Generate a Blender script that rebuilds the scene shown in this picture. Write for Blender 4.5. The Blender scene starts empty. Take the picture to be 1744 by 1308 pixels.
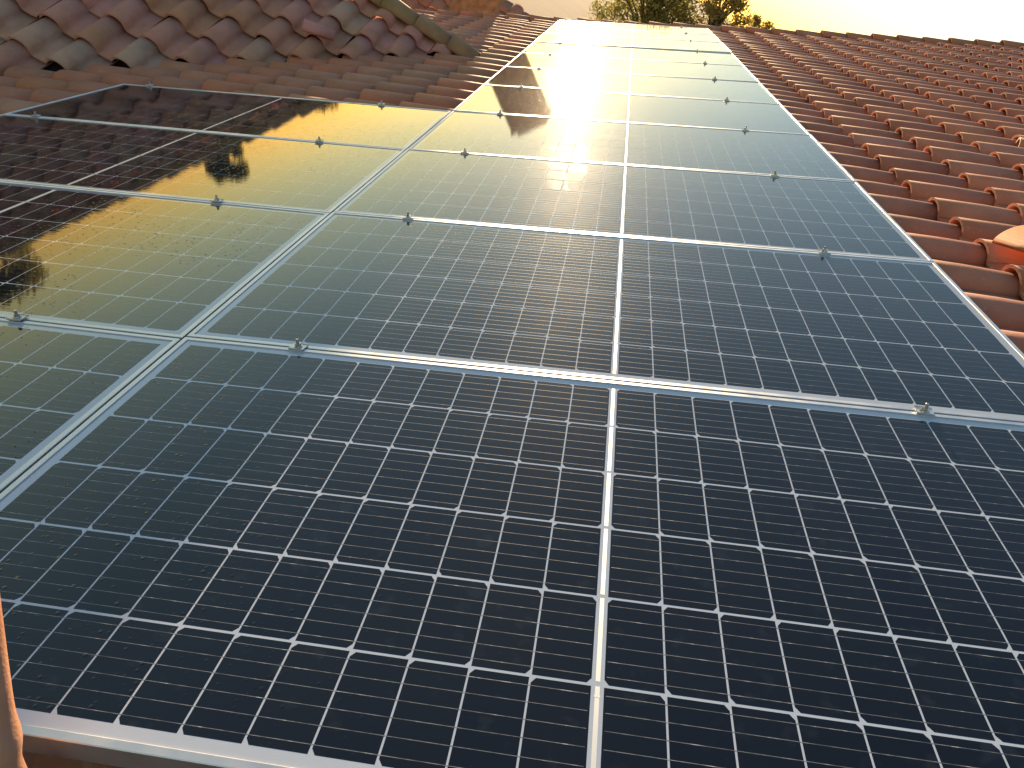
import bpy, bmesh, math, random
from mathutils import Matrix, Vector
random.seed(11)
S = bpy.context.scene
COL = S.collection
PI = math.pi
TH = math.radians(27.0)                      # roof pitch
CT, ST = math.cos(TH), math.sin(TH)

# ------------------------------------------------------------------ camera
cam_d = bpy.data.cameras.new("camera")
cam_d.sensor_width = 36.0
cam_d.lens = 36.0 * 1307.57 / 1744.0
cam_d.clip_start = 0.02
cam_d.clip_end = 3000.0
cam = bpy.data.objects.new("camera", cam_d)
COL.objects.link(cam)
rt = Vector((0.86355896, 0.14041022, 0.48430455))
dn = Vector((0.48669504, -0.48329667, -0.72770342))
fw = Vector((0.13188578, 0.86412343, -0.48569212))
CAM = Vector((0.50588128, -1.58013474, 1.22526864))
cam.matrix_world = Matrix(((rt.x, -dn.x, -fw.x, CAM.x), (rt.y, -dn.y, -fw.y, CAM.y),
                           (rt.z, -dn.z, -fw.z, CAM.z), (0, 0, 0, 1)))
S.camera = cam

# ------------------------------------------------------------------ world, sun, exposure
SUN_AZ, SUN_EL = math.radians(-6.3), math.radians(5.6)     # azimuth from +Y towards +X
w = bpy.data.worlds.new("World"); S.world = w; w.use_nodes = True
nt = w.node_tree
bg = nt.nodes["Background"]
sky = nt.nodes.new("ShaderNodeTexSky")
sky.sky_type = 'NISHITA'; sky.sun_disc = False
sky.sun_elevation = SUN_EL
sky.sun_rotation = SUN_AZ
sky.altitude = 200; sky.air_density = 1.15; sky.dust_density = 0.14; sky.ozone_density = 1.5
nt.links.new(sky.outputs[0], bg.inputs[0])
bg.inputs[1].default_value = 0.125
sun_d = bpy.data.lights.new("sun", 'SUN')
sun_d.energy = 5.0; sun_d.angle = math.radians(0.5); sun_d.color = (1.0, 0.72, 0.42)
sun = bpy.data.objects.new("sun", sun_d); COL.objects.link(sun)
sdir = Vector((math.sin(SUN_AZ) * math.cos(SUN_EL), math.cos(SUN_AZ) * math.cos(SUN_EL), math.sin(SUN_EL)))
sun.rotation_euler = sdir.to_track_quat('Z', 'Y').to_euler()
S.view_settings.view_transform = 'Standard'; S.view_settings.look = 'None'
S.view_settings.gamma = 1.0
S.view_settings.exposure = 1.22
S.cycles.use_denoising = True
S.cycles.max_bounces = 6

# ------------------------------------------------------------------ frames of reference
MU = Vector((CT, 0, ST)); MV = Vector((0, 1, 0)); MN = Vector((-ST, 0, CT))     # main slope: up-slope, along, normal
def P(u, v, n=0.0):
    return MU * u + MV * v + MN * n
def az(a_deg, el_deg, dist):
    a, e = math.radians(a_deg), math.radians(el_deg)
    return CAM + Vector((math.sin(a) * dist, math.cos(a) * dist, math.tan(e) * dist))

# ------------------------------------------------------------------ helpers
def tag(o, label=None, cat=None, group=None, kind=None):
    if label: o['label'] = label
    if cat: o['category'] = cat
    if group: o['group'] = group
    if kind: o['kind'] = kind
    return o
def link(name, me, parent=None, loc=None, rot=None):
    o = bpy.data.objects.new(name, me); COL.objects.link(o)
    if parent is not None: o.parent = parent
    if loc is not None: o.location = loc
    if rot is not None: o.rotation_euler = rot
    return o
def empty(name, loc=(0, 0, 0), rot=(0, 0, 0)):
    o = bpy.data.objects.new(name, None); COL.objects.link(o)
    o.location = loc; o.rotation_euler = rot; o.empty_display_size = 0.1
    return o
class MB:
    def __init__(s): s.v = []; s.f = []; s.m = []; s.sm = []
    def add(s, vs, fs, mi=0, smooth=False):
        b = len(s.v); s.v += [tuple(x) for x in vs]
        for f in fs:
            s.f.append(tuple(b + i for i in f)); s.m.append(mi); s.sm.append(smooth)
    def box(s, x0, x1, y0, y1, z0, z1, mi=0):
        vs = [(x, y, z) for z in (z0, z1) for y in (y0, y1) for x in (x0, x1)]
        s.add(vs, [(0, 2, 3, 1), (4, 5, 7, 6), (0, 1, 5, 4), (2, 6, 7, 3), (0, 4, 6, 2), (1, 3, 7, 5)], mi)
    def prism(s, cx, cy, z0, z1, r, n, mi=0, r2=None, rot=0.0, smooth=False):
        r2 = r if r2 is None else r2
        a = [rot + 2 * PI * i / n for i in range(n)]
        vs = [(cx + r * math.cos(t), cy + r * math.sin(t), z0) for t in a] + [(cx + r2 * math.cos(t), cy + r2 * math.sin(t), z1) for t in a]
        for i in range(n): s_f = (i, (i + 1) % n, n + (i + 1) % n, n + i); s.add([vs[k] for k in s_f], [(0, 1, 2, 3)], mi, smooth)
        s.add(vs, [tuple(range(n - 1, -1, -1)), tuple(range(n, 2 * n))], mi)
    def quad(s, a, b, c, d, mi=0): s.add([a, b, c, d], [(0, 1, 2, 3)], mi)
    def mesh(s, name, mats):
        me = bpy.data.meshes.new(name); me.from_pydata(s.v, [], s.f)
        for m in mats: me.materials.append(m)
        me.polygons.foreach_set('material_index', s.m)
        me.polygons.foreach_set('use_smooth', s.sm)
        me.update(); return me

# ------------------------------------------------------------------ materials
def mat(name):
    m = bpy.data.materials.new(name); m.use_nodes = True
    n = m.node_tree; return m, n, n.nodes["Principled BSDF"]
def N(nt, t, **k):
    n = nt.nodes.new(t)
    for a, b in k.items(): setattr(n, a, b)
    return n
def ramp(nt, src, stops):
    r = N(nt, "ShaderNodeValToRGB"); e = r.color_ramp.elements
    while len(e) > 1: e.remove(e[-1])
    e[0].position = stops[0][0]; e[0].color = stops[0][1]
    for p, c in stops[1:]:
        x = e.new(p); x.color = c
    nt.links.new(src, r.inputs[0]); return r.outputs[0]
def g(v): return (v, v, v, 1)
def math_n(nt, op, a, b=None):
    m = N(nt, "ShaderNodeMath", operation=op)
    for i, x in enumerate((a, b)):
        if x is None: continue
        if isinstance(x, (int, float)): m.inputs[i].default_value = x
        else: nt.links.new(x, m.inputs[i])
    return m.outputs[0]
def mix_c(nt, fac, a, b, mode='MIX'):
    m = N(nt, "ShaderNodeMix", data_type='RGBA', blend_type=mode)
    for i, x in ((0, fac), (6, a), (7, b)):
        if isinstance(x, (int, float)): m.inputs[i].default_value = x
        elif isinstance(x, tuple): m.inputs[i].default_value = x
        else: nt.links.new(x, m.inputs[i])
    return m.outputs[2]

COATR = 0.018; DUST = 0.0045
def glass_over(n, p, metal=False):
    """the textured solar glass lying over a layer: coat with rolled texture, wipe marks, droplets and dust"""
    L = n.links
    tc = N(n, "ShaderNodeTexCoord"); oi = N(n, "ShaderNodeObjectInfo")
    off = N(n, "ShaderNodeVectorMath", operation='MULTIPLY_ADD')
    comb = N(n, "ShaderNodeCombineXYZ")
    geo = N(n, "ShaderNodeNewGeometry")
    L.new(geo.outputs['Position'], off.inputs[0])
    off.inputs[1].default_value = (1, 1, 1); off.inputs[2].default_value = (3.1, 7.7, 0)
    V = off.outputs[0]
    mp = N(n, "ShaderNodeMapping"); mp.inputs['Scale'].default_value = (2.2, 60, 2.2); L.new(V, mp.inputs[0])
    n1 = N(n, "ShaderNodeTexNoise"); n1.inputs['Scale'].default_value = 1.6; n1.inputs['Detail'].default_value = 3
    L.new(mp.outputs[0], n1.inputs[0])
    n2 = N(n, "ShaderNodeTexNoise"); n2.inputs['Scale'].default_value = 9; n2.inputs['Detail'].default_value = 4
    L.new(V, n2.inputs[0])
    # droplets
    vo = N(n, "ShaderNodeTexVoronoi"); vo.inputs['Scale'].default_value = 95; vo.inputs['Randomness'].default_value = 1.0
    L.new(V, vo.inputs[0])
    ms = N(n, "ShaderNodeTexNoise"); ms.inputs['Scale'].default_value = 1.1; ms.inputs['Detail'].default_value = 2
    L.new(V, ms.inputs[0])
    msk = ramp(n, ms.outputs[0], [(0.42, g(0)), (0.55, g(1))])
    sx = N(n, "ShaderNodeSeparateXYZ"); L.new(geo.outputs['Position'], sx.inputs[0])
    mr = N(n, "ShaderNodeMapRange"); L.new(sx.outputs[0], mr.inputs[0])
    mr.inputs[1].default_value = 0.95; mr.inputs[2].default_value = 0.45; mr.inputs[3].default_value = 0.0; mr.inputs[4].default_value = 1.0
    msk = math_n(n, 'MULTIPLY', msk, mr.outputs[0])
    sepc = N(n, "ShaderNodeSeparateColor"); L.new(vo.outputs['Color'], sepc.inputs[0])
    rnd = math_n(n, 'MULTIPLY', math_n(n, 'GREATER_THAN', sepc.outputs[0], 0.5), sepc.outputs[1])
    rad = math_n(n, 'MULTIPLY', rnd, 0.40)
    drop = math_n(n, 'MAXIMUM', math_n(n, 'SUBTRACT', rad, vo.outputs['Distance']), 0.0)
    drop = math_n(n, 'MULTIPLY', math_n(n, 'MULTIPLY', drop, msk), 1.0)
    h = math_n(n, 'ADD', math_n(n, 'MULTIPLY', n1.outputs[0], 0.00010), math_n(n, 'MULTIPLY', n2.outputs[0], 0.00002))
    h = math_n(n, 'ADD', h, math_n(n, 'MULTIPLY', drop, 0.003))
    b = N(n, "ShaderNodeBump"); b.inputs['Strength'].default_value = 0.5; b.inputs['Distance'].default_value = 1.0
    L.new(h, b.inputs['Height'])
    L.new(b.outputs[0], p.inputs['Coat Normal'])
    p.inputs['Coat Weight'].default_value = 1.0
    p.inputs['Coat IOR'].default_value = 1.43
    # wipe marks and a thin dusty film
    n3 = N(n, "ShaderNodeTexNoise"); n3.inputs['Scale'].default_value = 2.4; n3.inputs['Detail'].default_value = 6
    L.new(V, n3.inputs[0])
    r = N(n, "ShaderNodeMapRange"); L.new(n3.outputs[0], r.inputs[0])
    r.inputs[1].default_value = 0.3; r.inputs[2].default_value = 0.7
    r.inputs[3].default_value = COATR * 0.8; r.inputs[4].default_value = COATR * 1.3
    L.new(r.outputs[0], p.inputs['Coat Roughness'])
    # dust on the pane scatters low sunlight forward
    gl = N(n, "ShaderNodeBsdfAnisotropic"); gl.inputs['Roughness'].default_value = 0.36; gl.inputs['Color'].default_value = (0.95, 0.95, 0.95, 1)
    mx = N(n, "ShaderNodeMixShader")
    L.new(math_n(n, 'MULTIPLY', ramp(n, n3.outputs[0], [(0.3, g(0.5)), (0.7, g(1))]), DUST), mx.inputs[0])
    out = n.nodes["Material Output"]
    L.new(p.outputs[0], mx.inputs[1]); L.new(gl.outputs[0], mx.inputs[2]); L.new(mx.outputs[0], out.inputs[0])
    return V, n3.outputs[0]

# dark silicon cells
CELL, n, p = mat("silicon_cell")
V, film = glass_over(n, p)
sm = N(n, "ShaderNodeTexNoise"); sm.inputs['Scale'].default_value = 26; sm.inputs['Detail'].default_value = 3
n.links.new(V, sm.inputs[0])
smf = ramp(n, sm.outputs[0], [(0.6, g(0)), (0.72, g(1))])
rpi = N(n, "ShaderNodeNewGeometry")
cb = mix_c(n, rpi.outputs['Random Per Island'], (0.004, 0.0055, 0.013, 1), (0.008, 0.009, 0.016, 1))
cc = mix_c(n, math_n(n, 'MULTIPLY', smf, 0.10), cb, (0.10, 0.11, 0.13, 1))
n.links.new(cc, p.inputs['Base Color'])
p.inputs['Roughness'].default_value = 0.5; p.inputs['Specular IOR Level'].default_value = 0.0
# white backsheet
BACK, n, p = mat("white_backsheet"); glass_over(n, p)
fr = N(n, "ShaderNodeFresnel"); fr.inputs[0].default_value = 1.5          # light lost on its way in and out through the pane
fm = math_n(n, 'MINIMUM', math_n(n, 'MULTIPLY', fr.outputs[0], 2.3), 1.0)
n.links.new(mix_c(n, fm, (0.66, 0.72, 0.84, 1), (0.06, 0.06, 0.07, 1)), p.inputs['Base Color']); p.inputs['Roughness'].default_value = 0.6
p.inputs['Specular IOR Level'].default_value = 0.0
# tinned copper ribbon and wires
RIB, n, p = mat("tinned_ribbon"); glass_over(n, p)
p.inputs['Base Color'].default_value = (0.86, 0.84, 0.80, 1); p.inputs['Metallic'].default_value = 0.85; p.inputs['Roughness'].default_value = 0.42
WIRE, n, p = mat("busbar_wire"); V, f = glass_over(n, p)
wn = N(n, "ShaderNodeTexNoise"); wn.inputs['Scale'].default_value = 60; n.links.new(V, wn.inputs[0])
wr_ = ramp(n, wn.outputs[0], [(0.35, (0.14, 0.14, 0.16, 1)), (0.62, (0.40, 0.40, 0.42, 1)), (0.70, (0.9, 0.88, 0.84, 1))])  # brightest noise specks are sparkles painted into the wire colour
fr = N(n, "ShaderNodeFresnel"); fr.inputs[0].default_value = 1.5
n.links.new(mix_c(n, math_n(n, 'MINIMUM', math_n(n, 'MULTIPLY', fr.outputs[0], 5.0), 1.0), wr_, (0.01, 0.01, 0.015, 1)), p.inputs['Base Color'])
p.inputs['Metallic'].default_value = 0.0; p.inputs['Specular IOR Level'].default_value = 0.2; p.inputs['Roughness'].default_value = 0.5
# anodised aluminium
ALU, n, p = mat("anodised_aluminium")
tc = N(n, "ShaderNodeTexCoord"); no = N(n, "ShaderNodeTexNoise"); no.inputs['Scale'].default_value = 14; no.inputs['Detail'].default_value = 5
n.links.new(tc.outputs['Object'], no.inputs[0])
n.links.new(ramp(n, no.outputs[0], [(0.3, (0.60, 0.61, 0.63, 1)), (0.7, (0.72, 0.72, 0.73, 1))]), p.inputs['Base Color'])
p.inputs['Metallic'].default_value = 0.85
n.links.new(ramp(n, no.outputs[0], [(0.3, g(0.36)), (0.7, g(0.48))]), p.inputs['Roughness'])
STEEL, n, p = mat("stainless_steel")
p.inputs['Base Color'].default_value = (0.55, 0.53, 0.50, 1); p.inputs['Metallic'].default_value = 1.0; p.inputs['Roughness'].default_value = 0.28
CLAMPM, n, p = mat("cast_clamp_metal")
p.inputs['Base Color'].default_value = (0.62, 0.61, 0.58, 1); p.inputs['Metallic'].default_value = 0.8; p.inputs['Roughness'].default_value = 0.38

def tile_mat(name, base, var, moss, pale, dark):
    m, n, p = mat(name); L = n.links
    geo = N(n, "ShaderNodeNewGeometry"); R = geo.outputs['Random Per Island']
    tc = N(n, "ShaderNodeTexCoord"); V = tc.outputs['Object']
    c = ramp(n, R, [(0.0, var[0]), (0.3, base), (0.6, var[1]), (0.8, base), (1.0, var[2])])
    a = N(n, "ShaderNodeTexNoise"); a.inputs['Scale'].default_value = 6; a.inputs['Detail'].default_value = 7; L.new(V, a.inputs[0])
    c = mix_c(n, math_n(n, 'MULTIPLY', ramp(n, a.outputs[0], [(0.42, g(0)), (0.68, g(1))]), 0.5), c, dark)
    b = N(n, "ShaderNodeTexNoise"); b.inputs['Scale'].default_value = 2.3; b.inputs['Detail'].default_value = 6; L.new(V, b.inputs[0])
    c = mix_c(n, math_n(n, 'MULTIPLY', ramp(n, b.outputs[0], [(0.5, g(0)), (0.68, g(1))]), moss[1]), c, moss[0])
    s = N(n, "ShaderNodeTexNoise"); s.inputs['Scale'].default_value = 38; s.inputs['Detail'].default_value = 3; L.new(V, s.inputs[0])
    c = mix_c(n, math_n(n, 'MULTIPLY', ramp(n, s.outputs[0], [(0.62, g(0)), (0.70, g(1))]), 0.35), c, pale)
    L.new(c, p.inputs['Base Color'])
    p.inputs['Roughness'].default_value = 0.72; p.inputs['Specular IOR Level'].default_value = 0.35
    h = math_n(n, 'ADD', math_n(n, 'MULTIPLY', a.outputs[0], 0.004), math_n(n, 'MULTIPLY', s.outputs[0], 0.0012))
    bu = N(n, "ShaderNodeBump"); bu.inputs['Strength'].default_value = 0.7; bu.inputs['Distance'].default_value = 1.0
    L.new(h, bu.inputs['Height']); L.new(bu.outputs[0], p.inputs['Normal'])
    return m
TILE = tile_mat("terracotta_tile", (0.56, 0.20, 0.12, 1), [(0.42, 0.155, 0.10, 1), (0.62, 0.24, 0.14, 1), (0.56, 0.25, 0.18, 1)],
                ((0.30, 0.17, 0.07, 1), 0.25), (0.55, 0.32, 0.22, 1), (0.33, 0.11, 0.065, 1))
TILEL = tile_mat("weathered_terracotta_tile", (0.54, 0.20, 0.11, 1), [(0.60, 0.20, 0.10, 1), (0.45, 0.20, 0.12, 1), (0.52, 0.26, 0.16, 1)],
                ((0.30, 0.18, 0.07, 1), 0.35), (0.56, 0.36, 0.25, 1), (0.36, 0.15, 0.085, 1))
TILEO = tile_mat("old_mixed_tile", (0.58, 0.26, 0.165, 1), [(0.58, 0.36, 0.25, 1), (0.64, 0.27, 0.23, 1), (0.56, 0.25, 0.13, 1)],
                ((0.40, 0.22, 0.06, 1), 0.4), (0.58, 0.40, 0.28, 1), (0.38, 0.18, 0.10, 1))
CAPM = tile_mat("ridge_cap_tile", (0.42, 0.22, 0.10, 1), [(0.38, 0.20, 0.09, 1), (0.44, 0.22, 0.11, 1), (0.40, 0.22, 0.11, 1)],
                ((0.34, 0.22, 0.06, 1), 0.7), (0.42, 0.30, 0.20, 1), (0.17, 0.10, 0.055, 1))
ORANGE = tile_mat("new_orange_tile", (0.42, 0.12, 0.035, 1), [(0.42, 0.12, 0.035, 1)] * 3,
                ((0.5, 0.2, 0.07, 1), 0.1), (0.66, 0.33, 0.16, 1), (0.5, 0.17, 0.06, 1))
def plain(name, col, rough=0.8, scale=4.0, d=0.25):
    m, n, p = mat(name)
    tc = N(n, "ShaderNodeTexCoord"); a = N(n, "ShaderNodeTexNoise"); a.inputs['Scale'].default_value = scale; a.inputs['Detail'].default_value = 8
    n.links.new(tc.outputs['Object'], a.inputs[0])
    lo = tuple(x * (1 - d) for x in col[:3]) + (1,); hi = tuple(x * (1 + d) for x in col[:3]) + (1,)
    n.links.new(ramp(n, a.outputs[0], [(0.3, lo), (0.7, hi)]), p.inputs['Base Color'])
    p.inputs['Roughness'].default_value = rough
    b = N(n, "ShaderNodeBump"); b.inputs['Strength'].default_value = 0.3; b.inputs['Distance'].default_value = 0.02
    n.links.new(a.outputs[0], b.inputs['Height']); n.links.new(b.outputs[0], p.inputs['Normal'])
    return m
FELT = plain("dark_underlay", (0.045, 0.022, 0.016), 0.95)
WALL = plain("cream_render", (0.55, 0.47, 0.36))
BROWNR = plain("brown_render", (0.27, 0.14, 0.07), 0.9, 9, 0.35)
GROUND = plain("dry_ground", (0.17, 0.10, 0.055), 0.95, 0.4, 0.35)
BARK = plain("bark", (0.09, 0.06, 0.04), 0.95, 12)
def leaf_mat(name, a, b):
    m, n, p = mat(name)
    geo = N(n, "ShaderNodeNewGeometry")
    n.links.new(ramp(n, geo.outputs['Random Per Island'], [(0, a), (1, b)]), p.inputs['Base Color'])
    p.inputs['Roughness'].default_value = 0.55
    tr = N(n, "ShaderNodeBsdfTranslucent"); n.links.new(ramp(n, geo.outputs['Random Per Island'], [(0, a), (1, b)]), tr.inputs[0])
    mx = N(n, "ShaderNodeMixShader"); mx.inputs[0].default_value = 0.65
    n.links.new(p.outputs[0], mx.inputs[1]); n.links.new(tr.outputs[0], mx.inputs[2])
    n.links.new(mx.outputs[0], n.nodes["Material Output"].inputs[0]); return m
LEAF = leaf_mat("leaf", (0.17, 0.17, 0.035, 1), (0.38, 0.31, 0.08, 1))
LEAFY = leaf_mat("yellowing_leaf", (0.22, 0.18, 0.05, 1), (0.42, 0.32, 0.09, 1))
SKIN, n, p = mat("skin")
tc = N(n, "ShaderNodeTexCoord"); a = N(n, "ShaderNodeTexNoise"); a.inputs['Scale'].default_value = 16; a.inputs['Detail'].default_value = 5
n.links.new(tc.outputs['Object'], a.inputs[0])
n.links.new(ramp(n, a.outputs[0], [(0.35, (0.50, 0.235, 0.135, 1)), (0.65, (0.62, 0.32, 0.19, 1))]), p.inputs['Base Color'])
p.inputs['Roughness'].default_value = 0.5; p.inputs['Subsurface Weight'].default_value = 0.12
bs = N(n, "ShaderNodeTexNoise"); bs.inputs['Scale'].default_value = 220; bs.inputs['Detail'].default_value = 4; n.links.new(tc.outputs['Object'], bs.inputs[0])
bb_ = N(n, "ShaderNodeBump"); bb_.inputs['Strength'].default_value = 0.35; bb_.inputs['Distance'].default_value = 0.002; n.links.new(bs.outputs[0], bb_.inputs['Height']); n.links.new(bb_.outputs[0], p.inputs['Normal'])
p.inputs['Subsurface Radius'].default_value = (0.02, 0.008, 0.004)
SHIRT = plain("grey_cloth", (0.16, 0.18, 0.22)); JEANS = plain("blue_denim", (0.05, 0.07, 0.13)); HAIR = plain("dark_hair", (0.02, 0.014, 0.01))

# ------------------------------------------------------------------ ground
mb = MB(); mb.quad((-900, -900, -4.6), (900, -900, -4.6), (900, 1500, -4.6), (-900, 1500, -4.6))
tag(link("ground", mb.mesh("ground", [GROUND])), kind="structure")

# ------------------------------------------------------------------ tiled roofs
def tile(mb, O, E1, E2, E3, pitch, L, over, hb, wide=0.60, t=0.012, rise=0.024, nb=9, mi=0, jit=1.0, flip=False):
    """one S-shaped clay tile: E1 up the slope, E2 across, E3 normal; O = lower corner"""
    prof = []
    c = 0.5 * wide * pitch; r = 0.5 * wide * pitch
    for i in range(nb + 1):
        a = PI * i / nb
        prof.append((c - r * math.cos(a), math.sin(a) ** 0.85 * hb if 0 < i < nb else 0.0))
    for k, z in ((0.25, -0.004), (0.6, -0.004), (0.93, 0.004), (1.04, 0.012)):
        prof.append((wide * pitch + (1 - wide) * pitch * k, z))
    j1 = random.uniform(-.006, .006) * jit; j2 = random.uniform(-.006, .006) * jit; j3 = random.uniform(-.005, .005) * jit
    tw = random.uniform(-.012, .012) * jit
    LL = L + over; n = len(prof); vs = []
    for layer in (0, 1):
        for (s, lift, nar, hs) in ((0, rise, 1.0, 1.0), (LL * 0.5, rise * 0.5 + .002, 0.96, 0.94), (LL, 0.0, 0.90, 0.84)):
            for (x, z) in prof:
                xx = c + (x - c) * nar if x < wide * pitch else x
                zz = z * hs
                if layer:
                    zz -= t; 
                    if x < wide * pitch and z > 0: xx = c + (xx - c) * (1 - t / r)
                vs.append(O + E1 * (s + j1) + E2 * (xx + j2 + tw * (s / LL)) + E3 * (zz + lift + j3))
    f = []
    for k in range(2):
        for i in range(n - 1):
            a = k * n + i; f.append((a, a + 1, a + n + 1, a + n))
            b = 3 * n + a; f.append((b, b + n, b + n + 1, b + 1))
    ends = [(i, 3 * n + i, 3 * n + i + 1, i + 1) for i in range(n - 1)]
    top = [(2 * n + i, 2 * n + i + 1, 5 * n + i + 1, 5 * n + i) for i in range(n - 1)]
    sides = [(k * n, (k + 1) * n, (3 + k + 1) * n, (3 + k) * n) for k in range(2)] + [(k * n + n - 1, (3 + k) * n + n - 1, (4 + k) * n + n - 1, (k + 1) * n + n - 1) for k in range(2)]
    b = len(mb.v); mb.v += [tuple(x) for x in vs]
    for q in f: mb.f.append(tuple(b + i for i in q)); mb.m.append(mi); mb.sm.append(True)
    for q in ends + top + sides: mb.f.append(tuple(b + i for i in q)); mb.m.append(mi); mb.sm.append(False)
def cap(mb, O, E1, E2, E3, L, r, t=0.014, rise=0.02, jit=1.0, nb=10, h=0.62):
    """one half-round cap tile"""
    tw = random.uniform(-.02, .02) * jit; dz = random.uniform(-.008, .008) * jit
    vs = []
    for layer in (0, 1):
        for (s, lift, k) in ((0, rise, 1.0), (L, 0.0, 0.84)):
            for i in range(nb + 1):
                a = PI * i / nb; rr = (r - (t if layer else 0)) * k
                vs.append(O + E1 * s + E2 * (-rr * math.cos(a) + tw * s) + E3 * (rr * h * math.sin(a) * 1.2 + lift + dz))
    n = nb + 1; b = len(mb.v); mb.v += [tuple(x) for x in vs]
    for i in range(nb):
        for q, smo in (((i, i + 1, n + i + 1, n + i), True), ((2 * n + i, 3 * n + i, 3 * n + i + 1, 2 * n + i + 1), True),
                       ((i, 2 * n + i, 2 * n + i + 1, i + 1), False), ((n + i, n + i + 1, 3 * n + i + 1, 3 * n + i), False)):
            mb.f.append(tuple(b + x for x in q)); mb.m.append(0); mb.sm.append(smo)
    for q in ((0, n, 3 * n, 2 * n), (n - 1, 3 * n - 1, 4 * n - 1, 2 * n - 1)):
        mb.f.append(tuple(b + x for x in q)); mb.m.append(0); mb.sm.append(False)

RV, RZ = 7.05, -0.36           # ridge of the old wing: horizontal line along X at y = RV, crest surface z
def wing_z(x, y): return RZ - math.tan(TH) * abs(y - RV)
CREST = -0.10                  # crest of the main tiles below the glass plane
HB = 0.070
BASE = CREST - HB - 0.02

house = empty("tiled_house", (0, 0, -4.6))
tag(house, "terracotta tiled house roof carrying the solar panels, with an older wing roof at upper left", "house")
def hpart(name, mb, mats, parent=None):
    me = mb.mesh(name, mats); o = link(name, me)
    o.parent = parent or house
    if o.parent is house: o.location = (0, 0, 4.6)
    return o

# right field of newer red tiles
mb = MB()
PR, LR = 0.312, 0.385
HOLES = {(9, 3)}
nrow = int((12.15 + 2.8) / PR)
for j in range(nrow):
    v = -2.78 + j * PR
    for i in range(-1, 13):
        u = 2.53 - LR * 1 + i * LR
        if u < 1.6 or u > 7.3: continue
        if abs(u - 3.685) < 0.1 and abs(v - 3.78) < 0.17: continue
        if abs(u - 2.915) < 0.1 and abs(v - 1.40) < 0.17: continue
        tile(mb, P(u + (random.uniform(-.03, .03) if random.random() < .08 else 0), v, BASE), MU, MV, MN, PR, LR, 0.055, HB, jit=1.4)
# left and covered field, a little bigger and more weathered
PL, LL_ = 0.398, 0.405
mbl = MB()
nrow = int((12.15 + 2.8) / PL)
for j in range(nrow + 1):
    v = 12.1 - (j + 1) * PL
    for i in range(-14, 6):
        u = -0.50 + i * LL_
        if u < -5.6 or u > 1.55: continue
        q = P(u + 0.2, v + 0.2, CREST)
        if q.z < wing_z(q.x, q.y) - 0.10: continue
        tile(mbl, P(u, v, BASE - 0.005), MU, MV, MN, PL, LL_, 0.055, HB + 0.010, wide=0.66)
o1 = hpart("roof_slope", mb, [TILE])
o2 = hpart("weathered_roof_slope", mbl, [TILEL]); o2['label'] = "weathered lower part of the slope with larger tiles"
# old wing roof (front slope faces the camera)
WB = Vector((0, CT, ST)); WN = Vector((0, -ST, CT)); WX = Vector((1, 0, 0))
mbo = MB()
PO, LO = 0.335, 0.368
O0 = Vector((-0.35, RV, RZ))
for i in range(-34, 1):
    x = -1.36 + i * PO + 0.167 + 0.335 * 2
    for k in range(0, 18):
        s = -0.51 - 0.03 + 0.368 - 0.368 * k - LO * 0.35
        if s > -0.28: continue
        q = Vector((x + 0.17, RV + CT * (s + .30), RZ + ST * (s + .30)))
        zm = (q.x * ST) / CT * 1.0 + CREST / CT       # height of the main tile crests there
        if q.z < zm - 0.02: continue
        if q.y < 1.2: continue
        dn_ = 0.0
        tile(mbo, Vector((x, RV + CT * s, RZ + ST * s)) + WN * (-0.10), WB, WX, WN, PO, LO, 0.06, 0.082, wide=0.62, rise=0.03, t=0.016, jit=1.5, nb=10)
hpart("old_wing_slope", mbo, [TILEO])['label'] = "old wing slope of faded pink, grey and mossy tiles"
# its back slope
mbb = MB()
WB2 = Vector((0, -CT, ST)); WN2 = Vector((0, ST, CT)); WX2 = Vector((-1, 0, 0))
for i in range(-30, 3):
    x = -1.36 + i * PO
    for k in range(0, 13):
        s = -0.45 - LO * k - LO
        q = Vector((x, RV - CT * s, RZ + ST * s))
        if q.z < q.x * ST / CT + CREST / CT - 0.05: continue
        tile(mbb, q + WN2 * (-0.10), WB2, WX2, WN2, PO, LO, 0.06, 0.08, wide=0.62, rise=0.03, nb=6)
hpart("back_wing_slope", mbb, [TILEO])
# caps: wing ridge, verge, main ridge
mb = MB(); x = 0.05
while x > -11:
    cap(mb, Vector((x - 0.40, RV, RZ - 0.085 + 0.0)), WX, MV, Vector((0, 0, 1)), 0.45, 0.155, h=0.72); x -= 0.385
hpart("ridge_cap", mb, [CAPM])
mb = MB(); u = -6.0
while u < 7.3:
    cap(mb, P(u, 12.22, CREST - 0.075), MU, MV, MN, 0.44, 0.11, rise=0.026, jit=1.0, h=0.68); u += 0.385
hpart("verge_cap", mb, [TILEL])
mb = MB()
vs = [P(a, b, c) for a in (-5.6, 7.3) for (b, c) in ((12.13, BASE - .05), (12.31, BASE - .05), (12.29, CREST - .02), (12.15, CREST - .02))]
mb.add(vs, [(0, 1, 2, 3), (7, 6, 5, 4), (0, 4, 5, 1), (1, 5, 6, 2), (2, 6, 7, 3), (3, 7, 4, 0)])
hpart("verge_mortar", mb, [CAPM])
mb = MB(); v = 12.1; ridge = P(7.35, 0, CREST - .07)
while v > -3:
    cap(mb, ridge + Vector((0, v - 0.40, 0)), MV, Vector((-1, 0, 0)), Vector((0, 0, 1)), 0.45, 0.16, h=0.8); v -= 0.385
o = hpart("ridge_cap", mb, [CAPM])
mb = MB()
B2 = Vector((-CT, 0, ST)); N2 = Vector((ST, 0, CT)); rz = P(7.35, 0, BASE)
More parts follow.
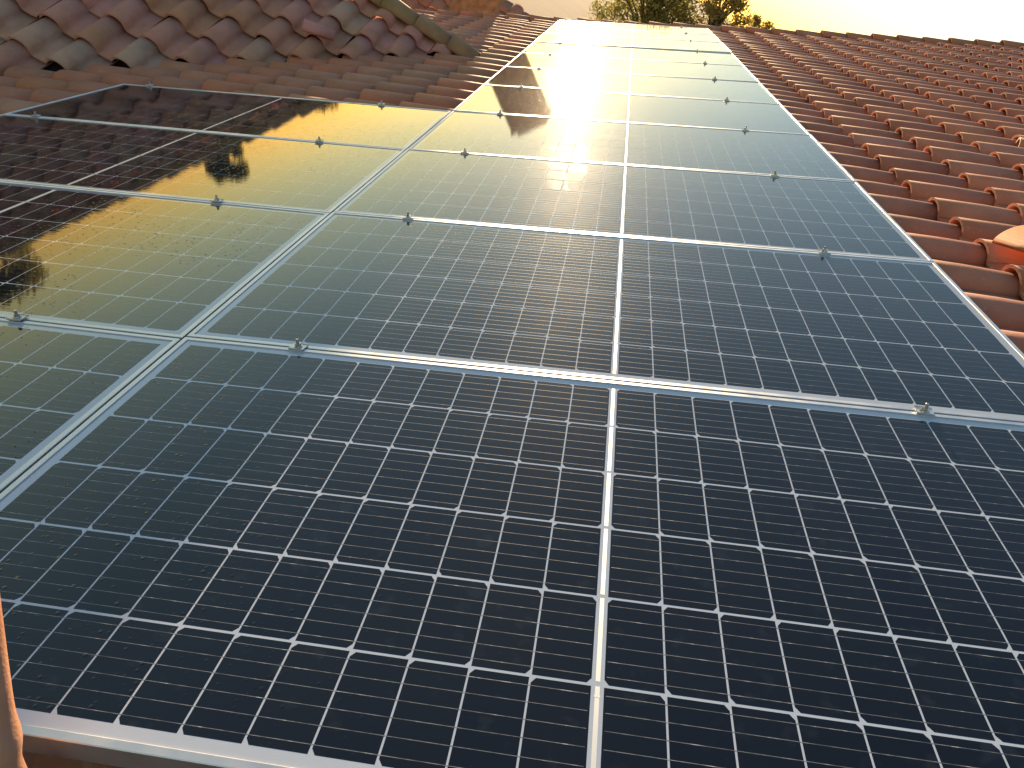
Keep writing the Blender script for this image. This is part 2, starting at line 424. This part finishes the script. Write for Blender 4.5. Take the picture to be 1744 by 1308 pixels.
for j in range(-2, 37):
    for i in range(0, 12):
        tile(mb, Vector((rz.x, 12.1 - j * 0.4 , rz.z)) - B2 * (0.4 * (i + 1)), B2, Vector((0, -1, 0)), N2, 0.4, 0.4, 0.05, HB, nb=6) if 12.1 - j * 0.4 > -2.6 and j >= 0 else None
hpart("far_roof_slope", mb, [TILE])
# underlay boards beneath the tiles (closed body with thickness), gable walls
mb = MB()
def slab(pts, th):
    lo = [Vector(q) - Vector((0, 0, th)) for q in pts]; n_ = len(pts)
    mb.add([Vector(q) for q in pts] + lo, [tuple(range(n_)), tuple(range(2 * n_ - 1, n_ - 1, -1))] + [(i, n_ + i, n_ + (i + 1) % n_, (i + 1) % n_) for i in range(n_)])
bb = BASE - 0.03
slab([P(-5.6, -2.75, bb), P(7.33, -2.75, bb), P(7.33, 12.2, bb), P(-5.6, 12.2, bb)], 0.12)
ed = Vector((7.33 * CT, 0, 7.33 * ST)) + MN * bb
slab([ed + Vector((0.02, -2.75, 0)), ed - B2 * 4.8 + Vector((0, -2.75, 0)), ed - B2 * 4.8 + Vector((0, 12.2, 0)), ed + Vector((0.02, 12.2, 0))], 0.12)
wz = RZ - 0.15
slab([(-12, RV, wz), (-12, RV - 5.9, wz - 5.9 * math.tan(TH)), (-6.2, RV - 5.9, wz - 5.9 * math.tan(TH)), (-0.75, RV, wz)], 0.1)
slab([(-12, RV, wz - .004), (-0.75, RV, wz - .004), (-5.4, RV + 4.6, wz - 4.6 * math.tan(TH)), (-12, RV + 4.6, wz - 4.6 * math.tan(TH))], 0.1)
hpart("roof_deck", mb, [FELT])
mb = MB()
zr = (7.33 * ST) + bb * CT - 0.2; xr = 7.33 * CT
for y0, y1 in ((-2.5, -2.25), (11.9, 12.15)):
    pts = [(-4.7, -4.6), (11.2, -4.6), (11.2, zr - (11.2 - xr) * math.tan(TH)), (xr, zr), (-4.7, zr - (xr + 4.7) * math.tan(TH))]
    vs = [(a, y0, b) for a, b in pts] + [(a, y1, b) for a, b in pts]; n_ = 5
    mb.add(vs, [tuple(range(n_)), tuple(range(2 * n_ - 1, n_ - 1, -1))] + [(i, n_ + i, n_ + (i + 1) % n_, (i + 1) % n_) for i in range(n_)])
mb.box(-4.7, -4.45, -2.2, 2.2, -4.6, zr - (xr + 4.7) * math.tan(TH) - .05); mb.box(10.9, 11.15, -2.2, 11.85, -4.6, 1.2)
mb.box(-11.8, -4.8, 1.9, 11.4, -4.6, wz - 5.2 * math.tan(TH) - .15)
hpart("wall", mb, [WALL])

# loose and broken tiles
mb = MB(); cap(mb, Vector((-0.2, 0, 0)), Vector((1, 0, 0)), Vector((0, 1, 0)), Vector((0, 0, 1)), 0.46, 0.135, rise=0.0, jit=0, nb=14, h=0.27)
o = link("loose_roof_tile", mb.mesh("loose_roof_tile", [ORANGE]))
X1 = (MU * 0.60 - MV * 0.80).normalized(); Z1 = (MN + MV * .05 - MU * .10).normalized(); Y1 = Z1.cross(X1).normalized(); Z1 = X1.cross(Y1)
o.matrix_world = Matrix.Translation(P(2.75, 1.52, -0.072)) @ Matrix((X1, Y1, Z1)).transposed().to_4x4()
tag(o, "bright orange loose half-round tile lying crooked on the red roof at the right edge", "roof tile")
mb = MB(); cap(mb, Vector((-0.1, 0, 0)), Vector((1, 0, 0)), Vector((0, 1, 0)), Vector((0, 0, 1)), 0.26, 0.09, rise=0.0, jit=0, nb=10, h=0.7)
o = link("broken_roof_tile", mb.mesh("broken_roof_tile", [TILEL]))
X1 = (MU * 1.0 - MV * 0.30 - MN * .12).normalized(); Z1 = (MN + MV * .25).normalized(); Y1 = Z1.cross(X1).normalized(); Z1 = X1.cross(Y1)
o.matrix_world = Matrix.Translation(P(3.72, 4.02, -0.17)) @ Matrix((X1, Y1, Z1)).transposed().to_4x4()
tag(o, "short broken tile beside a dark gap in the tiles high on the right of the roof", "roof tile")
mb = MB(); cap(mb, Vector((-0.2, 0, 0)), Vector((1, 0, 0)), Vector((0, 1, 0)), Vector((0, 0, 1)), 0.30, 0.07, rise=0.0, jit=0, nb=10, h=0.8)
o = link("slipped_roof_tile", mb.mesh("slipped_roof_tile", [TILEO]))
qs = Vector((-1.72, 6.16, RZ - (RV - 6.16) * math.tan(TH) + 0.035))
X1 = (WX * 0.95 + WB * 0.32).normalized(); Z1 = WN; Y1 = Z1.cross(X1).normalized(); Z1 = X1.cross(Y1)
o.matrix_world = Matrix.Translation(qs) @ Matrix((X1, Y1, Z1)).transposed().to_4x4()
tag(o, "slipped narrow tile lying sideways across the old mossy wing roof", "roof tile")

# ------------------------------------------------------------------ solar panels
PU, PV = 2.114, 1.0607
LU, LV = 2.1065, 1.0545          # outer size of a panel
LIP, DEP = 0.0130, 0.035
def panel_meshes():
    a, b = LU / 2, LV / 2
    # frame: bevelled hollow section
    mb = MB(); z1, z0 = 0.0, -DEP; bv = 0.0012
    def ring(x, y, z): return [(-x, -y, z), (x, -y, z), (x, y, z), (-x, y, z)]
    rings = [ring(a, b, z0), ring(a, b, z1 - bv), ring(a - bv, b - bv, z1), ring(a - LIP + bv * .6, b - LIP + bv * .6, z1), ring(a - LIP, b - LIP, z1 - bv * .6), ring(a - LIP, b - LIP, -0.0045),
             ring(a - 0.03, b - 0.03, -0.0060), ring(a - 0.03, b - 0.03, z0)]
    vs = [q for r in rings for q in r]; fs = []
    for k in range(len(rings) - 1):
        for i in range(4): fs.append((4 * k + i, 4 * k + (i + 1) % 4, 4 * k + 4 + (i + 1) % 4, 4 * k + 4 + i))
    k = len(rings) - 1
    for i in range(4): fs.append((4 * k + i, 4 * k + (i + 1) % 4, (i + 1) % 4, i))
    mb.add(vs, fs)
    frame = mb.mesh("frame", [ALU])
    zg = -0.0028
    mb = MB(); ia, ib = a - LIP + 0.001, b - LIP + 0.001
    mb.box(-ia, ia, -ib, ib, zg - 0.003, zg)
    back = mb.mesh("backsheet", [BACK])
    # cells
    mb = MB(); cw, ch, gc, gr = 0.0817, 0.1605, 0.0029, 0.0046
    bar = 0.0175; cham = 0.0085
    tot = 6 * ch + 5 * gr; ys = [-tot / 2 + k * (ch + gr) for k in range(6)]
    zc = zg + 0.00006; zw = zg + 0.00012
    for side in (-1, 1):
        for r in range(6):
            y0 = ys[r]; y1 = y0 + ch
            toward = (r % 2 == 1)                     # chamfered corners towards the centre bar
            for c in range(12):
                n0 = bar / 2 + c * (cw + gc); n1 = n0 + cw
                pts_n = [(n0, y0), (n1, y0), (n1, y1), (n0, y1)]
                if toward: q = [(n0 + cham * .75, y0), (n1, y0), (n1, y1), (n0 + cham * .75, y1), (n0, y1 - cham), (n0, y0 + cham)]
                else: q = [(n0, y0), (n1 - cham * .75, y0), (n1, y0 + cham), (n1, y1 - cham), (n1 - cham * .75, y1), (n0, y1)]
                q = [(side * x, y, zc) for x, y in q]
                if side < 0: q = q[::-1]
                mb.add(q, [tuple(range(6))], 0)
            for k in range(6):
                yy = y0 + ch * (k + 0.5) / 6; hw = 0.00045
                x0 = bar / 2 + 0.003; x1 = bar / 2 + 12 * (cw + gc) - gc
                q = [(side * x0, yy - hw, zw), (side * x1, yy - hw, zw), (side * x1, yy + hw, zw), (side * x0, yy + hw, zw)]
                if side < 0: q = q[::-1]
                mb.add(q, [(0, 1, 2, 3)], 1)
    cells = mb.mesh("solar_cells", [CELL, WIRE])
    # centre ribbons between the row junctions
    mb = MB()
    for r in range(6):
        y0 = ys[r] + (0.004 if r else 0); y1 = ys[r] + ch + gr - (0.004 if r < 5 else gr)
        mb.quad((-0.0032, y0, zw), (0.0032, y0, zw), (0.0032, y1, zw), (-0.0032, y1, zw))
    rib = mb.mesh("centre_ribbon", [RIB])
    mb = MB(); mb.quad((-0.004, ys[1] - 0.022, zw + 0.00008), (0.004, ys[1] - 0.022, zw + 0.00008), (0.004, ys[1] - 0.018, zw + 0.00008), (-0.004, ys[1] - 0.018, zw + 0.00008))
    tab = mb.mesh("solder_tab", [RIB])
    return [("frame", frame), ("backsheet", back), ("solar_cells", cells), ("centre_ribbon", rib), ("solder_tab", tab)]
PM = panel_meshes()
ORD = ["first", "second", "third", "fourth", "fifth", "sixth", "seventh", "eighth", "ninth", "tenth", "farthest"]
def panel(u, v, label, tilt_u=0.0, tilt_v=0.0, dn=0.0):
    e = empty("solar_panel", P(u, v, dn))
    e.rotation_euler = (Matrix.Rotation(-TH, 4, 'Y') @ Matrix.Rotation(tilt_v, 4, 'X') @ Matrix.Rotation(tilt_u, 4, 'Y')).to_euler()
    tag(e, label, "solar panel", "solar panels mounted on the tiled roof")
    for nm, me in PM: link(nm, me, e)
    return e
rr = random.Random(5)
for k in range(11):
    v = (k - 1 + 0.5) * PV
    tu = rr.uniform(-1, 1) * math.radians(0.10); tv = rr.uniform(-1, 1) * math.radians(0.10)
    if k < 3: tu *= .3; tv *= .3
    dnn = 0.0
    if k == 8: dnn = 0.006
    if k == 0: lab = "large nearest solar panel filling the bottom of the picture, its long frame edge in front"
    elif k == 10: lab = "farthest solar panel of the long row, at its top end below the trees"
    else: lab = "%s solar panel of the long right-hand row, counted from the nearest" % ORD[k]
    panel(PU / 2, v, lab, tu, tv, dnn)
LT = math.radians(0.80)
LABS = ["solar panel left of the nearest big panel, only its right corner in view",
        "left solar panel with water droplets and yellow reflection, second nearest of the short column",
        "left solar panel mirroring a roof with a tree tip, just below the topmost",
        "topmost solar panel of the short left column, its far edge against the roof tiles"]
def lift_u(du): return math.tan(LT) * du         # left panels rise towards their left end
for k in range(4):
    v = (k - 1 + 0.5) * PV - 0.008
    panel(-PU / 2, v, LABS[k], LT, 0.0, lift_u(PU / 2) - 0.002)

# ------------------------------------------------------------------ rails below the panels
for (u, v0, v1, lab, dz) in ((0.137 * PU, -1.02, 10.68, "aluminium rail under the lower clamp line of the long panel row", 0),
                         (0.824 * PU, -1.02, 10.68, "aluminium rail under the upper clamp line of the long panel row", 0),
                         (-0.207 * PU, -1.02, 3.24, "aluminium rail under the right clamp line of the short left column", lift_u(.2 * PU)),
                         (-0.905 * PU, -1.02, 3.24, "aluminium rail under the left clamp line of the short left column", lift_u(.9 * PU))):
    mb = MB(); L2 = (v1 - v0) / 2
    mb.box(-0.02, 0.02, -L2, L2, -0.04, -0.002); mb.box(-0.006, 0.006, -L2 - 0.001, L2 + 0.001, -0.0018, 0.0)
    k = -L2 + 0.4
    while k < L2: mb.box(-0.016, 0.016, k - .02, k + .02, -0.16, -0.041); k += 1.2
    o = link("mounting_rail", mb.mesh("mounting_rail", [ALU]), loc=P(u, (v0 + v1) / 2, -DEP - 0.003 + dz), rot=(0, -TH, 0))
    tag(o, lab, "rail", "mounting rails under the panels")

# ------------------------------------------------------------------ clamps
def clamp_meshes():
    mb = MB()
    mb.box(-0.0185, 0.0185, -0.0155, 0.0155, 0.0008, 0.0042)
    mb.box(-0.0185, 0.0185, -0.0022, 0.0022, -0.03, 0.0006)
    for s in (-1, 1):                                   # turned-up serrated edges
        mb.box(-0.0185, 0.0185, s * 0.0150 - 0.0012, s * 0.0150 + 0.0012, 0.0044, 0.0058)
    plate = mb.mesh("clamp_plate", [CLAMPM])
    mb = MB(); mb.prism(0, 0, 0.0044, 0.0062, 0.0105, 20, r2=0.0100); mb.prism(0, 0, 0.0064, 0.0125, 0.0078, 6, r2=0.0074)
    nut = mb.mesh("flange_nut", [STEEL])
    mb = MB(); mb.prism(0, 0, 0.0127, 0.0215, 0.0040, 14, smooth=True); mb.prism(0, 0, 0.0216, 0.0228, 0.0040, 14, r2=0.0030)
    for k in range(5): mb.prism(0, 0, 0.0135 + k * 0.0016, 0.0142 + k * 0.0016, 0.0043, 14)
    bolt = mb.mesh("bolt", [STEEL])
    return [("clamp_plate", plate), ("flange_nut", nut), ("bolt", bolt)]
CM = clamp_meshes()
def clamp(u, v, label, dz=0.0, tilt=0.0):
    e = empty("panel_clamp", P(u, v, dz), (0, 0, 0))
    e.rotation_euler = (Matrix.Rotation(-TH + tilt, 4, 'Y') @ Matrix.Rotation(rr.uniform(-.16, .16), 4, 'Z')).to_euler()
    tag(e, label, "clamp", "bolted clamps holding the panels")
    for nm, me in CM:
        o = link(nm, me, e)
        if nm == "bolt": o.rotation_euler = (rr.uniform(-.07, .07), rr.uniform(-.10, .10), 0)
        if nm == "flange_nut": o.rotation_euler = (0, 0, rr.uniform(0, 1))
for k in range(0, 11):
    for uu, nm in ((0.137, "lower-left"), (0.824, "right-hand")):
        if k < 10:
            lab = "%s clamp on the seam between the %s and %s panels of the long right-hand row" % (nm, ORD[k], ORD[k + 1] if k < 9 else "last")
        else: lab = "%s end clamp on the far edge of the farthest panel in the long row" % nm
        if k == 10 and nm == "lower-left": continue
        clamp(uu * PU + rr.uniform(-.006, .006), k * PV, lab)
for k in range(0, 4):
    for uu, nm in ((-0.207, "right-hand"), (-0.915, "left-hand")):
        if k < 2 and nm == "left-hand": continue
        where = ["seam below the water-spotted panel", "seam above the water-spotted panel", "seam below the topmost panel", "top edge of the topmost panel"][k]
        clamp(uu * PU, k * PV - 0.008 + (0 if k < 3 else 0.002), "%s clamp on the %s of the short left column" % (nm, where), lift_u(-uu * PU), LT)

# ------------------------------------------------------------------ things beyond the roof
def brick_chimney():
    e = empty("chimney", (0, 0, 0)); tag(e, "tall brown chimney beyond the wing ridge, mirrored in the far panels left of the glare", "chimney")
    x, y, hw = -1.66, 14.5, 0.38
    mb = MB(); mb.box(x - hw, x + hw, y - hw, y + hw, -4.6, 1.55); link("chimney_stack", mb.mesh("chimney_stack", [BROWNR]), e)
    mb = MB(); mb.box(x - hw - .025, x + hw + .025, y - hw - .025, y + hw + .025, 1.552, 1.62); mb.box(x - hw + .08, x + hw - .08, y - hw + .08, y + hw - .08, 1.622, 1.70)
    link("chimney_cap", mb.mesh("chimney_cap", [BROWNR]), e)
brick_chimney()
# neighbour's lower tiled house beyond the verge
nb_ = empty("neighbour_house", (0, 0, 0)); tag(nb_, "lower brown tiled roof beyond the far end of the panel row, in the glare", "house")
mb = MB(); y0 = 17.5; nx = 16
for i in range(nx):
    for k in range(7):
        q = Vector((-6.6 + i * 0.55, y0 + k * 0.5 * CT, -2.9 + k * 0.5 * ST))
        tile(mb, q, WB, WX, WN, 0.55, 0.5, 0.06, 0.10, nb=6)
link("roof", mb.mesh("neighbour_roof", [TILEL]), nb_)
mb = MB(); mb.box(-6.4, 1.9, y0 + 0.3, y0 + 5.6, -4.6, -2.95); 
for xx in (-6.4, 1.7):
    mb.add([(xx, y0 + .3, -2.94), (xx, y0 + 5.6, -2.94), (xx, y0 + 3.1, -1.52), (xx + .2, y0 + .3, -2.94), (xx + .2, y0 + 5.6, -2.94), (xx + .2, y0 + 3.1, -1.52)], [(0, 2, 1), (3, 4, 5), (0, 3, 5, 2), (1, 2, 5, 4), (0, 1, 4, 3)])
link("wall", mb.mesh("neighbour_wall", [WALL]), nb_)

def tree(name, label, base, height, crown_r, crown_h, nleaf, leaf, size, lean=0.0, seed=1, mleaf=None, clumps=26, sparse=False):
    R = random.Random(seed); e = empty(name, base); tag(e, label, "tree")
    mb = MB()
    def limb(a, b, r0, r1, n=7):
        d = (b - a).normalized(); s = d.orthogonal().normalized(); t = d.cross(s)
        vs = [a + (s * math.cos(2 * PI * i / n) + t * math.sin(2 * PI * i / n)) * r0 for i in range(n)] + [b + (s * math.cos(2 * PI * i / n) + t * math.sin(2 * PI * i / n)) * r1 for i in range(n)]
        mb.add(vs, [(i, (i + 1) % n, n + (i + 1) % n, n + i) for i in range(n)], 0, True)
    cb = height - crown_h; top = Vector((lean, 0, height * 0.9))
    pts = [Vector((0, 0, 0)), Vector((lean * .2 + .08, .05, cb * .6)), Vector((lean * .5, -.05, cb + crown_h * .25)), top]
    rad = [height * .028, height * .022, height * .016, height * .004]
    for i in range(3): limb(pts[i], pts[i + 1], rad[i], rad[i + 1], 9)
    cl = []
    for i in range(clumps):
        a = R.uniform(0, 2 * PI); h = R.random() ** 0.8
        rr_ = crown_r * math.sqrt(R.random()) * (1.0 - 0.55 * h ** 2) * (0.55 + 0.45 * min(1, h * 4))
        c = Vector((rr_ * math.cos(a) + lean * h, rr_ * math.sin(a), cb + crown_h * (0.08 + 0.90 * h)))
        cl.append((c, crown_r * R.uniform(0.16, 0.34)))
        st = pts[2].lerp(top, max(0, h * 0.9 - 0.15)) if h > .2 else pts[1].lerp(pts[2], .8)
        mid = st.lerp(c, .5) + Vector((R.uniform(-.1, .1), R.uniform(-.1, .1), R.uniform(0, .15)))
        limb(st, mid, height * .006, height * .004, 5); limb(mid, c, height * .004, height * .0012, 5)
    link("trunk", mb.mesh("trunk", [BARK]), e)
    mb = MB(); per = nleaf // clumps
    for c, r in cl:
        for k in range(per):
            d = Vector((R.gauss(0, 1), R.gauss(0, 1), R.gauss(0, .8)))
            d = d.normalized() * r * (R.random() ** 0.45) * (1.25 if sparse else 1.0)
            q = c + d; s = size * R.uniform(.6, 1.3)
            a = Vector((R.gauss(0, 1), R.gauss(0, 1), R.gauss(0, 1))).normalized(); b = a.orthogonal().normalized()
            mb.add([q - a * s, q + b * s * .45, q + a * s, q - b * s * .45], [(0, 1, 2, 3)])
    link("crown", mb.mesh("crown", [mleaf or LEAF]), e)
    return e
G = -4.6
tree("leafy_tree", "dense green tree above the far end of the panel row, left of the twiggy tree", (1.75, 23.5, G), 6.3, 1.75, 4.9, 17000, LEAF, 0.055, seed=3, clumps=110, sparse=True)
tree("twiggy_tree", "loose yellow-green tree with open twigs against the sky at the corner of the panels", (3.25, 22, G), 6.75, 0.95, 4.2, 9000, LEAF, 0.055, seed=8, mleaf=LEAFY, clumps=46, sparse=True)
tree("small_tree", "small sprig-like tree top poking over the verge right of the twiggy tree", (4.45, 23, G), 6.4, 0.5, 2.6, 2200, LEAFY, 0.05, seed=21, mleaf=LEAFY, clumps=16, sparse=True)
tree("dark_tree", "dark tree behind the old wing roof, its tip mirrored in the left panels", (-13.9, 24, G), 5.3, 0.95, 3.0, 12000, LEAF, 0.07, seed=15, clumps=60)
tree("broad_tree", "broad dark tree behind the left end of the wing roof, mirrored at the left edge", (-21.5, 20, G), 5.5, 2.3, 4.2, 14000, LEAF, 0.09, seed=6, clumps=50)
tree("low_tree", "low ragged tree behind the wing ridge, mirrored in the topmost left panel", (-9.6, 24, G), 4.4, 1.1, 2.6, 9000, LEAF, 0.07, seed=9, clumps=60)

# ------------------------------------------------------------------ person crouching beside the camera, right arm resting in front of the panel
def skin_mesh(name, verts, edges, radii, m, parent=None, sub=2):
    me = bpy.data.meshes.new(name); me.from_pydata([tuple(v) for v in verts], edges, [])
    o = link(name, me, parent); me.materials.append(m)
    mod = o.modifiers.new("skin", 'SKIN'); mod.use_smooth_shade = True
    if not me.skin_vertices: me.skin_vertices.new(name="")
    for i, r in enumerate(radii):
        d = me.skin_vertices[0].data[i]
        d.radius = r if isinstance(r, tuple) else (r, r); d.use_root = (i == 0)
    sb = o.modifiers.new("sub", 'SUBSURF'); sb.levels = sub; sb.render_levels = sub
    return o
per = empty("person", (0, 0, 0)); tag(per, "person at the left edge of the roof, only a bare forearm and wrist in view", "person")
Vv = []; Ee = []; Rr = []
def chain(pts, start=None):
    prev = start
    for (q, r) in pts:
        Vv.append(Vector(q)); Rr.append(r); i = len(Vv) - 1
        if prev is not None: Ee.append((prev, i))
        prev = i
    return prev
def B(x, y, z): return (x + 0.23, y + 0.50, z + 0.13)      # where the crouching body stands on the slope
pel = chain([(B(-0.62, -2.05, 0.02), (0.15, 0.13))])
ch = chain([(B(-0.62, -1.98, 0.22), (0.13, 0.11)), (B(-0.58, -1.88, 0.42), (0.15, 0.12)), (B(-0.55, -1.82, 0.56), (0.13, 0.10))], pel)
nk = chain([(B(-0.53, -1.78, 0.66), 0.052), (B(-0.51, -1.73, 0.74), 0.056), (B(-0.50, -1.70, 0.82), (0.098, 0.108)), (B(-0.495, -1.70, 0.90), (0.090, 0.100)), (B(-0.49, -1.70, 0.96), (0.05, 0.06))], ch)
# right arm, reaching forward and down in front of the panel's frame
sh = chain([((-0.15, -1.29, 0.70), 0.060), ((-0.02, -1.18, 0.675), 0.047), ((0.110, -1.060, 0.600), 0.042)], ch)
wr = chain([((0.150, -1.033, 0.487), 0.040), ((0.191, -1.048, 0.415), 0.038), ((0.226, -1.061, 0.350), 0.0335), ((0.277, -1.087, 0.277), 0.0270), ((0.301, -1.100, 0.241), 0.0255), ((0.313, -1.107, 0.223), (0.036, 0.032)), ((0.326, -1.117, 0.203), (0.0255, 0.022)), ((0.354, -1.134, 0.167), (0.040, 0.018)), ((0.376, -1.144, 0.137), (0.041, 0.016))], sh)
hb = len(Vv) - 2
fx = Vector((0.50, -0.75, 0.02)).normalized(); side = Vector((0.80, 0.52, 0.30)).normalized()
for k, ln in enumerate((0.072, 0.080, 0.074, 0.058)):
    b0 = Vector((0.376, -1.144, 0.137)) + side * (-0.028 + 0.019 * k)
    p1 = b0 + fx * 0.018; p2 = p1 + fx * ln * .45; p3 = p2 + (fx + Vector((0, 0, -0.25))) * ln * .28; p4 = p3 + (fx + Vector((0, 0, -.5))) * ln * .2
    chain([(p1, 0.0095), (p2, 0.009), (p3, 0.0085), (p4, 0.0075)], wr)
b0 = Vector((0.354, -1.134, 0.167)); chain([(b0 + Vector((-0.005, 0.034, -0.012)), 0.012), (b0 + Vector((0.012, 0.055, -0.035)), 0.0105), (b0 + Vector((0.03, 0.065, -0.058)), 0.009)], hb)
# left arm resting on the knee
chain([(B(-0.76, -1.86, 0.56), 0.062), (B(-0.84, -1.72, 0.40), 0.050), (B(-0.86, -1.60, 0.28), 0.042), (B(-0.76, -1.45, 0.26), 0.032), (B(-0.70, -1.38, 0.25), 0.026), (B(-0.66, -1.33, 0.23), (0.036, 0.018))], ch)
# legs, crouched on the slope
for (hx, kx, fxx, dz) in ((-0.52, -0.42, -0.46, 0.06), (-0.74, -0.82, -0.78, -0.10)):
    chain([(B(hx, -2.02, -0.02), 0.09), (B(kx, -1.60, 0.12 + dz), 0.062), (B(fxx, -1.78, -0.20 + dz), 0.050), (B(fxx, -1.86, -0.36 + dz * 1.2), 0.036), (B(fxx + .01, -1.72, -0.41 + dz * 1.2), (0.042, 0.028))], pel)
body = skin_mesh("body", Vv, Ee, Rr, SKIN, per)
# clothing and hair
cv = [Vector(q) for q in (B(-0.62, -2.05, 0.05), B(-0.62, -1.98, 0.22), B(-0.58, -1.88, 0.42), B(-0.55, -1.82, 0.575), (-0.15, -1.29, 0.705), (-0.08, -1.23, 0.69), (-0.01, -1.17, 0.67), B(-0.76, -1.86, 0.565), B(-0.84, -1.72, 0.40))]
skin_mesh("shirt", cv, [(0, 1), (1, 2), (2, 3), (3, 4), (4, 5), (5, 6), (3, 7), (7, 8)], [(0.175, 0.155), (0.155, 0.135), (0.17, 0.14), (0.15, 0.115), 0.075, 0.066, 0.062, 0.075, 0.066], SHIRT, per)
cv = [Vector(B(-0.62, -2.05, 0.00))]; ce = []; cr = [(0.175, 0.155)]
for (hx, kx, fxx, dz) in ((-0.52, -0.42, -0.46, 0.06), (-0.74, -0.82, -0.78, -0.10)):
    b = len(cv); cv += [Vector(B(hx, -2.02, -0.02)), Vector(B(kx, -1.60, 0.12 + dz)), Vector(B(fxx, -1.78, -0.20 + dz))]
    cr += [0.12, 0.085, 0.068]; ce += [(0, b), (b, b + 1), (b + 1, b + 2)]
skin_mesh("trousers", cv, ce, cr, JEANS, per)
skin_mesh("hair", [Vector(B(-0.50, -1.74, 0.84)), Vector(B(-0.495, -1.73, 0.93)), Vector(B(-0.49, -1.70, 0.975))], [(0, 1), (1, 2)], [(0.092, 0.092), (0.098, 0.098), (0.06, 0.06)], HAIR, per)
# face: nose, eyes, mouth, ears
fc = Vector(B(-0.50, -1.625, 0.84))
for nm, q, a, b, c in (("nose", fc + Vector((0, .018, -.005)), .011, .016, .02), ("ear", fc + Vector((-.075, -.07, 0)), .010, .018, .028), ("ear", fc + Vector((.075, -.07, 0)), .010, .018, .028)):
    mb = MB()
    vs = [q + Vector((a * math.cos(t) * math.sin(f), b * math.sin(t) * math.sin(f), c * math.cos(f))) for f in (0.01, .8, 1.57, 2.35, 3.13) for t in [2 * PI * k / 8 for k in range(8)]]
    mb.add(vs, [(r * 8 + k, r * 8 + (k + 1) % 8, (r + 1) * 8 + (k + 1) % 8, (r + 1) * 8 + k) for r in range(4) for k in range(8)], 0, True)
    link(nm, mb.mesh(nm, [SKIN]), per)

for dx in (-.03, .03):
    mb = MB(); mb.prism(fc.x + dx, fc.y - .006, fc.z + .018, fc.z + .026, .011, 10, r2=.010, smooth=True); link("eye", mb.mesh("eye", [HAIR]), per)
mb = MB(); mb.box(fc.x - .022, fc.x + .022, fc.y - .012, fc.y + .004, fc.z - .046, fc.z - .041); link("mouth", mb.mesh("mouth", [BROWNR]), per)
